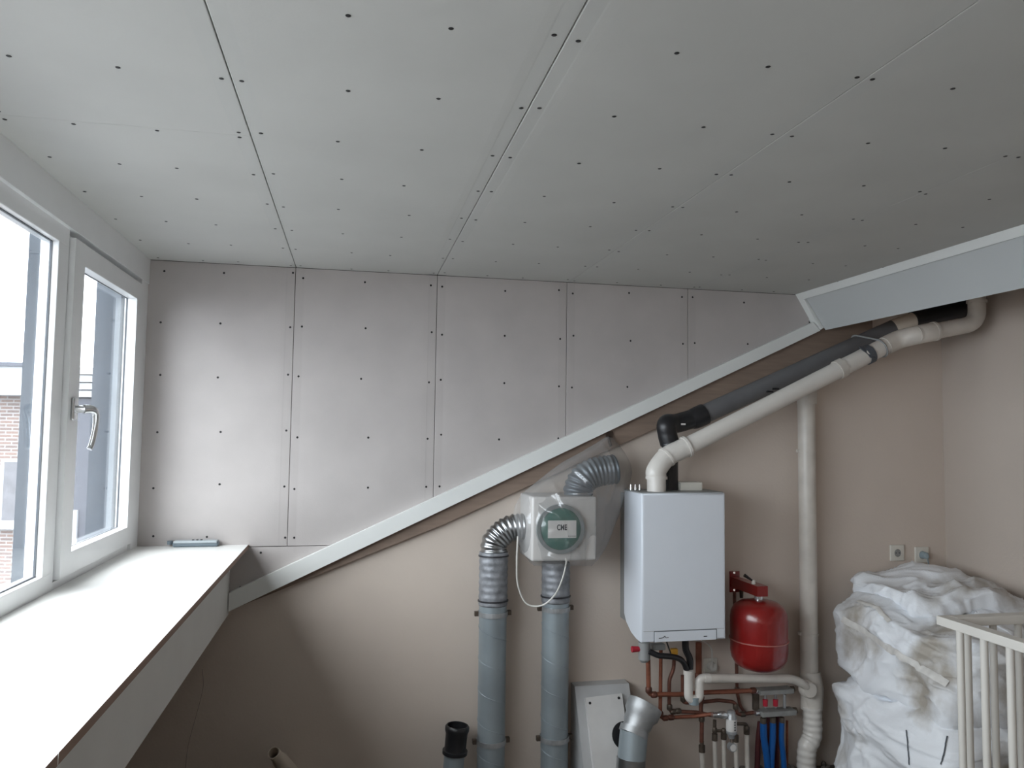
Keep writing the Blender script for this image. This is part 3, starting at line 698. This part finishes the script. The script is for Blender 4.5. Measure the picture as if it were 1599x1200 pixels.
pipe('dark copper pipe behind the white trap leading to the lower manifold bar', [(1066, 1055, 3.37), (1066, 1098, 3.37), (1096, 1097, 3.37), (1122, 1094, 3.37), (1148, 1097, 3.37), (1151, 1117, 3.37), (1186, 1112, 3.36)], .0085, 'copperdull', fits=[(1066.5, 1092, 3.37), (1148.5, 1104, 3.37), (1160, 1116, 3.37, 'h')])
pipe('thick rusty copper pipe behind the black hoses', [(1091, 1004, 3.36), (1091, 1062, 3.36)], .014, 'copper', fits=[(1091, 1056, 3.36)], fm='copperdull')
pipe('copper offset pipe turning into a dark drop right of the trap', [(1097, 1088, 3.34), (1094, 1105, 3.34), (1096, 1125, 3.34), (1095.5, 1160, 3.34)], .0095, 'copperdull', fits=[(1095.5, 1123, 3.34)])
pipe('dark copper pipe dropping behind the red vessel', [(1147, 925, 3.39), (1147, 940, 3.39), (1150, 1035, 3.39), (1151, 1082, 3.39), (1156, 1104, 3.39), (1163, 1113, 3.39)], .0075, 'copperdull', fits=[(1151, 1078, 3.39)])
# floor pipes (white tubes with dark upper fittings)
def riser(label, x, ytop, yjoin, r=.0115):
    t = thing('floor_pipe', label, 'pipe'); a = at(x, yjoin, Y=3.34); b = Vector((a.x + .004, 3.34, FL)); u = at(x, ytop, Y=3.34)
    obj('white_tube', T([b, a], r, 12), 'greywhite', t, True)
    obj('dark_fitting', T([a, a + Vector((0, 0, .03)), a + Vector((0, 0, .031)), u], [r + .003, r + .003, r - .002, r - .002], 12), 'brass', t, True)
    base_at(t, b)
riser('white floor pipe with a long dark upper part, furthest left of the row', 1096, 1158, 1175, .0115)
riser('white floor pipe below the dark valve tee, second of the row', 1116, 1125, 1157, .010)
riser('short white floor pipe hanging off the dark tee, third of the row', 1130, 1139, 1155, .010)
riser('white floor pipe directly below the silver filter and gauge', 1149, 1150, 1159, .010)
riser('white floor pipe below the dark bend right of the filter', 1166, 1138, 1147, .0105)
pipe('dark tee joining the two middle floor pipes', [(1114, 1142, 3.335), (1131, 1142, 3.335)], .007, 'brass', fits=[(1116, 1141, 3.335), (1130, 1143, 3.335)], name='pipe_tee', cat='fitting')
pipe('dark bent pipe from the filter over to the rightmost floor pipe', [(1148, 1131, 3.33), (1166, 1131, 3.33), (1166, 1144, 3.33)], .0075, 'brass', fits=[(1165.5, 1138, 3.33)], name='pipe_bend', cat='fitting', fr_=.012)
# filter with gauge
ff = thing('water_filter', 'silver water filter with a white label and small round gauge below', 'filter')
q = at(1142, 1130, Y=3.27)
obj('body', lathe((q.x, q.y, q.z), (0, 0, 1), [(0, -.068), (.012, -.066), (.016, -.05), (.023, -.045), (.023, .03), (.018, .036), (.018, .05), (.012, .056), (0, .057)], 24), 'zinc', ff, True)
obj('paper_label', lathe((q.x, q.y, q.z), (0, 0, 1), [(.0235, -.032), (.0238, -.031), (.0238, .020), (.0235, .021)], 24), 'label', ff, True)
for k in range(4): obj('small_print', B((q.x + .002, q.y - .0243, q.z - .026 + .011 * k), (q.x + .008, q.y - .0225, q.z - .019 + .011 * k)), 'ink', ff)
obj('side_valve', T([at(1112, 1117, Y=3.28), at(1120, 1117, Y=3.28), at(1126, 1117, Y=3.27), at(1131, 1117, Y=3.27), at(1136, 1118, Y=3.27)], [.012, .012, .016, .016, .009], 14), 'chrome', ff, True)
gp = at(1143, 1167, Y=3.26)
ga = obj('gauge', T([gp + Vector((0, .012, 0)), gp + Vector((0, -.012, 0))], .019, 20), 'zinc', ff, True)
obj('dial', T([gp + Vector((0, -.011, 0)), gp + Vector((0, -.0135, 0))], .0145, 20), 'label', ga, True)
obj('gauge_stem', T([q + Vector((0, 0, -.06)), gp], .007, 10), 'brass', ff, True)
base_at(ff, gp)
# manifold: two foam-clad bars
mf = thing('manifold', 'two grey manifold bars with red valve knobs, end to end right of the filter', 'manifold')
for (xa_, xb_, ya_, yb_) in ((1183, 1235, 1073, 1084), (1186, 1239, 1106, 1118)):
    a_, b_ = at(xa_, yb_, Y=3.33), at(xb_, ya_, Y=3.33)
    o = obj('foam_bar', B((a_.x, 3.30, a_.z), (b_.x, 3.36, b_.z - .002), .004), 'foam', mf)
    obj('end_fitting', T([(b_.x, 3.33, (a_.z + b_.z) / 2), (b_.x + .014, 3.33, (a_.z + b_.z) / 2)], .014, 12), 'brass', o, True)
    obj('end_fitting', T([(a_.x - .022, 3.33, (a_.z + b_.z) / 2), (a_.x, 3.33, (a_.z + b_.z) / 2)], .012, 12), 'chrome', o, True)
obj('end_bracket', B(at(1177, 1110, Y=3.345), at(1183, 1076, Y=3.36)), 'brass', mf)
for x in (1195, 1211):
    o = obj('valve_knob', T([at(x, 1103, Y=3.30), at(x, 1093, Y=3.30)], [.011, .0125], 10), 'redknob', mf, True)
    obj('knob_stem', T([at(x, 1106, Y=3.31), at(x, 1085, Y=3.31)], .006, 8), 'zinc', o, True)
obj('chrome_stem', T([at(1225, 1106, Y=3.31), at(1225, 1085, Y=3.31)], .007, 8), 'zinc', mf, True)
base_at(mf, at(1210, 1118, Y=3.36))
def hose(label, px, r, m, Y, topm=None, group=None, mdir=None):
    pts = [at(x, y, Y=Y) for x, y in px]; pts.append(Vector((pts[-1].x + (pts[-1].x - pts[-2].x), Y, FL)))
    t = thing('heating_pipe', label, 'pipe', group)
    obj('sleeve', T(spline(pts, 6), r, 14), m, t, True)
    if topm: obj('brass_nut', T([pts[0] + Vector((0, 0, -.004)), pts[0] + Vector((0, 0, .024))], r * .92, 10), topm, t, True)
    base_at(t, pts[-1])
hose('thick blue pipe sleeve on the left below the grey manifold', [(1192, 1130), (1193, 1155), (1197, 1180)], .0155, 'blue', 3.32, 'brass')
hose('thick blue pipe sleeve in the middle below the grey manifold', [(1207, 1129), (1206.5, 1155), (1205, 1180)], .0145, 'blue', 3.32, 'brass')
hose('slimmer blue pipe sleeve on the right below the grey manifold', [(1221, 1129), (1220.5, 1155), (1223, 1180)], .0125, 'blue', 3.32, 'brass')
hose('dark maroon pipe left of and behind the blue sleeves', [(1187, 1128), (1184, 1155), (1183, 1180)], .0125, 'maroon', 3.375)
hose('dark maroon pipe between the left and middle blue sleeves', [(1200, 1120), (1200, 1155), (1201, 1180)], .0120, 'maroon', 3.375)
hose('dark maroon pipe between the middle and right blue sleeves', [(1215, 1120), (1214, 1155), (1213, 1180)], .0120, 'maroon', 3.375)
hose('thin copper pipe right of the blue sleeves', [(1229, 1126), (1229, 1155), (1229, 1180)], .006, 'copper', 3.37)

# ================================================================== SOCKETS
def socket(px, py, label, hs=.0395):
    t = thing('wall_socket', label, 'socket'); q = at(px, py, Y=YP)
    pl = obj('plate', B((q.x - hs, YP - .010, q.z - hs), (q.x + hs, YP, q.z + hs), .004, 3), 'socket', t, True)
    obj('recess_rim', ring_of(bmesh.new(), (q.x, YP - .010, q.z), (0, 1, 0), .0195, .0235, .004, 28), 'socket', pl)
    obj('recess', T([(q.x, YP - .0105, q.z), (q.x, YP - .008, q.z)], .0195, 24), 'foam', pl)
    for s in (-1, 1): obj('contact_hole', T([(q.x + s * .0095, YP - .0115, q.z), (q.x + s * .0095, YP - .0100, q.z)], .003, 8), 'ink', pl)
    for s in (-1, 1): obj('earth_clip', B((q.x - .002, YP - .013, q.z + s * .017 - .003), (q.x + .002, YP - .010, q.z + s * .017 + .003)), 'chrome', pl)
    base_at(t, q); return q
socket(1399.5, 863.5, 'left cream wall socket with nothing plugged in')
q = socket(1438, 866.5, 'right cream wall socket holding a blue-grey plug')
pg = thing('plug', 'blue-grey plug with a thin grey cable in the right wall socket', 'plug')
obj('plug_body', T([q + Vector((0, -.010, 0)), q + Vector((0, -.035, 0)), q + Vector((.004, -.042, -.012))], [.019, .017, .010], 18), 'plug', pg, True)
obj('cord', T(spline([q + Vector((.004, -.040, -.010)), q + Vector((.014, -.036, -.05)), q + Vector((.020, -.028, -.10)), q + Vector((.018, -.02, -.17))], 6), .0034, 8), 'plug', pg, True)
base_at(pg, q + Vector((0, -.01, 0)))
q = socket(1108.5, 1039, 'cream wall socket behind the pipes under the boiler', .034)
pg = thing('plug', 'white plug with a cable curling up to the boiler underside', 'plug')
obj('plug_body', T([q + Vector((0, -.010, 0)), q + Vector((0, -.036, 0))], [.021, .018], 18), 'cable', pg, True)
obj('cord', T(spline([q + Vector((0, -.032, -.005)), at(1112, 1030, Y=3.36), at(1111, 1014, Y=3.34), at(1104, 1005, Y=3.31), at(1096, 1001, Y=3.28)], 6), .0036, 8), 'cable', pg, True)
base_at(pg, q + Vector((0, -.01, 0)))

# ================================================================== SLOPING BOX WITH DUCT BOOT
ab = thing('shaft_cover', 'white boxed shaft cover sloping out from the wall beside the right duct', 'cover')
tl, trp = at(897.5, 1072.5, Y=3.36), at(982, 1068.5, Y=3.36)
def slo(x, s, off=0.0): return Vector((x, 3.36 - .20 * s - off, tl.z - .42 * s))
bm = bmesh.new(); prism(bm, [slo(tl.x, 0), slo(tl.x, 1), Vector((tl.x, YP, tl.z - .42)), Vector((tl.x, YP, tl.z))], (trp.x - tl.x, 0, 0))
obj('box', bm, 'dustyshade', ab)
bl, brr = .038, .208
nn = Vector((0, -.42, .20)).normalized() * .020
bm = bmesh.new(); prism(bm, [slo(tl.x + bl, .11), slo(tl.x + brr, .09), slo(tl.x + brr, 1.0), slo(tl.x + bl, 1.0)], nn)
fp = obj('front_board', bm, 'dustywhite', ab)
for (u, s) in ((.055, .16), (.19, .13)): obj('screw', T([slo(tl.x + u, s) + nn * .95, slo(tl.x + u, s) + nn * 1.1], .006, 8), 'screw', fp)
for (u, s) in ((.195, .46), (.195, .88)):
    obj('hole', T([slo(tl.x + u, s) + nn * .9, slo(tl.x + u, s) + nn * 1.06], .058, 28), 'black', fp)
base_at(ab, (tl.x, YP, FL))
db = thing('duct_boot', 'galvanised duct fitting with a flared open end on a leaning grey duct', 'duct')
A0 = at(1001, 1107, Y=3.17); A1 = at(989, 1145, Y=3.14); A2 = at(984, 1205, Y=3.12); ax = (A0 - A1).normalized()
prof = [(.0575, 0), (.060, .02), (.060, .028), (.068, .05), (.0695, .08), (.082, .10), (.083, .155), (.080, .156), (.0795, .10), (.05, .08)]
obj('flared_fitting', lathe(A1, ax + Vector((.12, 0, 0)), [(r * .90, z * .82) for r, z in prof], 40), 'zinc', db, True)
dn = (A2 - A1).normalized()
obj('spiral_duct', T([A1 + ax * .01, A2 + dn * .12], .0585, 32), 'duct', db, True)
obj('foil_tape', T([A1 - ax * .008, A1 + ax * .018], .0610, 32), 'zinc', db, True)
obj('foil_tape', T([A2 - dn * .05, A2 + dn * .04], .0600, 32), 'silver', db, True)
base_at(db, A2 + dn * .12)

# lower left pipes
bp = thing('pipe_stub', 'grey pipe stub with a ribbed black rubber collar standing by the wall', 'pipe')
A0 = at(714, 1137, Y=3.30); A1 = at(710, 1178, Y=3.30); dd = (A1 - A0).normalized()
ro = .0455
obj('rubber_collar', lathe(A1, -dd, [(ro, 0), (.053, .002), (.053, .016), (ro + .001, .018), (ro, .022), (ro + .001, .085), (.051, .098), (.051, .112), (.046, .118), (.042, .118), (.041, .05), (0, .05)], 32), 'black', bp, True)
obj('grey_stub', T([A1 - dd * .01, A1 + dd * .2], .043, 28), 'duct', bp, True)
base_at(bp, A1 + dd * .2)
bp = thing('pipe_stub', 'small beige pipe end poking out near the floor in the dark corner', 'pipe')
A0 = at(427, 1176, Y=3.22); A1 = at(452, 1204, Y=3.34); dd = (A1 - A0).normalized()
obj('tube', lathe(A0, dd, [(.020, .05), (.020, 0), (.024, 0), (.024, .06), (.030, .07), (.030, .3)], 20), 'creampipe', bp, True)
base_at(bp, A1)
# rubble along the foot of the wall
random.seed(3); bm = bmesh.new()
for k in range(260):
    x = random.uniform(1.35, 2.25); y = random.uniform(3.12, 3.41); s = random.uniform(.006, .022)
    r_ = bmesh.ops.create_icosphere(bm, subdivisions=1, radius=s, matrix=Matrix.Translation((x, y, FL + s * .5 + random.uniform(0, .02))))
    for v in r_['verts']: v.co += Vector((random.uniform(-.3, .3), random.uniform(-.3, .3), random.uniform(-.3, .3))) * s
tag(obj('debris', bm, 'floor'), 'loose grey rubble and dust along the foot of the plastered wall', 'debris', kind='stuff')

# ================================================================== BULK BAGS
def bagmesh(lo_, hi_, seed, n=44, expo=5.0, amp=.022, tilt=None, stretch=(1, 1, 1), sag=None):
    bm = bmesh.new(); lo_, hi_ = Vector(lo_), Vector(hi_); c = (lo_ + hi_) / 2; h = (hi_ - lo_) / 2
    cache = {}
    def vert(p):
        k = (round(p.x, 5), round(p.y, 5), round(p.z, 5))
        if k in cache: return cache[k]
        L = (abs(p.x) ** expo + abs(p.y) ** expo + abs(p.z) ** expo) ** (1 / expo)
        q = p / L; nrm = Vector((abs(q.x) ** (expo - 1) * (1 if q.x > 0 else -1) / h.x, abs(q.y) ** (expo - 1) * (1 if q.y > 0 else -1) / h.y, abs(q.z) ** (expo - 1) * (1 if q.z > 0 else -1) / h.z)).normalized()
        w = Vector((q.x * h.x, q.y * h.y, q.z * h.z)) + c
        if sag: w = sag(w, q)
        s = Vector((w.x * stretch[0], w.y * stretch[1], w.z * stretch[2])) + Vector((seed, seed * .7, 0))
        wv = Vector((noise.noise(s * 1.7), noise.noise(s * 1.7 + Vector((9, 3, 1))), noise.noise(s * 1.7 + Vector((2, 8, 5))))) * .35
        def tent(f, o): return 1 - abs(noise.noise((s + wv) * f + Vector((o, o, 0)))) * 3.0
        d = tent(1.9, 0) * .75 + tent(4.2, 4) * .38 + max(0, tent(7.5, 9)) ** 3 * .25 + tent(14, 7) * .05 + noise.noise(s * 1.3) * .6
        w += nrm * (d - .55) * amp
        cache[k] = bm.verts.new(w); return cache[k]
    for axis in range(3):
        for sgn in (-1, 1):
            for i in range(n):
                for j in range(n):
                    quad = []
                    for (a, b) in ((i, j), (i + 1, j), (i + 1, j + 1), (i, j + 1)):
                        u, v = math.tan((-1 + 2 * a / n) * math.pi / 4), math.tan((-1 + 2 * b / n) * math.pi / 4)
                        p = [0, 0, 0]; p[axis] = sgn; p[(axis + 1) % 3] = u; p[(axis + 2) % 3] = v; quad.append(vert(Vector(p)))
                    bm.faces.new(quad)
    return bm
def sag_low(w, q):
    w = w.copy()
    w.x -= .05 * (1 - (w.z - FL) / .5) * (1 if q.x < 0 else 0) * max(0, min(1, (3.3 - w.y) / .4)); return w
b1 = thing('bulk_bag', 'white woven bulk bag at the bottom of the pile by the wall', 'bag')
obj('bag', bagmesh((2.15, 2.46, FL + .02), (2.925, 3.27, .45), 3.1, 72, 6, .038, stretch=(1, 1, 1.5), sag=sag_low), 'bag', b1, True, angle=180)
base_at(b1, (2.55, 2.9, FL))
def sag_top(w, q):
    w = w.copy(); t = (w.z - .42) / .36
    if q.x < 0: w.x += .05 * max(0, t)
    w.z += .04 * (w.y - 2.95)
    return w
b2 = thing('bulk_bag', 'dirty white bulk bag lying on top of the pile with folded seams', 'bag')
obj('bag', bagmesh((2.155, 2.48, .385), (2.92, 3.33, .785), 8.4, 72, 5, .036, stretch=(1, 1.0, 1.5), sag=sag_top), 'bag', b2, True, angle=180)
base_at(b2, (2.55, 2.9, .40))
b3 = thing('bulk_bag', 'crumpled empty end of a white bag bunched along the back of the pile', 'bag')
def sag_c(w, q):
    w = w.copy(); w.z += .05 * noise.noise(Vector((w.x * 5, w.y * 3, 4))) ; return w
obj('bag', bagmesh((2.33, 2.80, .72), (2.93, 3.37, .865), 15.7, 60, 3.6, .042, stretch=(.8, 1.6, 1.6), sag=sag_c), 'bag', b3, True, angle=180)
base_at(b3, (2.65, 3.2, .68))

from mathutils.bvhtree import BVHTree
def ribbon(bagobj, root, px, w, name, m):
    """a sewn tape lying on the bag's surface"""
    me = bagobj.data; off = Vector(bagobj.location) + Vector(root.location)
    bv = BVHTree.FromPolygons([v.co + off for v in me.vertices], [p.vertices[:] for p in me.polygons])
    pts = []
    for i in range(len(px) - 1):
        for k in range(10):
            t = k / 10; x = px[i][0] + (px[i + 1][0] - px[i][0]) * t; y = px[i][1] + (px[i + 1][1] - px[i][1]) * t
            d = (at(x, y, Y=3) - EYE).normalized(); h = bv.ray_cast(EYE, d)
            if h[0] is not None and (not pts or (h[0] - pts[-1][0]).length < .12): pts.append((h[0], h[1] if h[1].dot(d) < 0 else -h[1]))
    if len(pts) < 4: return
    bm = bmesh.new(); prev = None
    for i, (p, nrm) in enumerate(pts):
        a = pts[max(0, i - 1)][0]; b = pts[min(len(pts) - 1, i + 1)][0]; sd = (b - a).cross(nrm).normalized() * w / 2
        cur = [bm.verts.new(bv.find_nearest(p + sd * k)[0] + nrm * (.004 if k in (-1, 1) else .006)) for k in (-1, -.5, 0, .5, 1)]
        if prev:
            for k in range(4): bm.faces.new((prev[k], prev[k + 1], cur[k + 1], cur[k]))
        prev = cur
    obj(name, bm, m, root, True, angle=180).location = -Vector(root.location)
bag1, bag2, bag3 = b1.children[0], b2.children[0], b3.children[0]
ribbon(bag2, b2, [(1316, 968), (1350, 985), (1395, 1018), (1440, 1045), (1484, 1072)], .030, 'seam_band', 'seamtape')
ribbon(bag2, b2, [(1340, 940), (1370, 950), (1392, 975)], .022, 'seam_band', 'seamtape')
ribbon(bag1, b1, [(1303, 1065), (1300, 1110), (1296, 1160)], .030, 'seam_band', 'seamtape')
ribbon(bag1, b1, [(1416, 1140), (1419, 1170), (1421, 1198)], .005, 'dark_stitch', 'gasket')
ribbon(bag1, b1, [(1479, 1150), (1475, 1175), (1469, 1198)], .005, 'dark_stitch', 'gasket')

# ================================================================== STAIR RAILING
rl = thing('stair_railing', 'cream painted railing with round balusters around the stair opening', 'railing')
rz = .9; cx_, cy_ = 1.958, 2.297
obj('handrail', B((cx_ - .004, .6, rz - .030), (cx_ + .040, cy_ + .004, rz), .003), 'rail', rl)
obj('handrail', B((cx_ + .040, cy_ - .040, rz - .030), (XR - .004, cy_ + .004, rz), .003), 'rail', rl)
bb = obj('baluster', T([(cx_ + .018, 2.222, FL), (cx_ + .018, 2.222, rz - .028)], .0115, 16), 'rail', rl, True)
def dupb(x, y):
    o = bb.copy(); COL.objects.link(o); o.parent = rl; o.location = (x - (cx_ + .018), y - 2.222, 0)
for k in range(1, 17): dupb(cx_ + .018, 2.222 - .0985 * k)
for k in range(9): dupb(cx_ + .098 + .1015 * k, cy_ - .018)
base_at(rl, (cx_, cy_, FL))
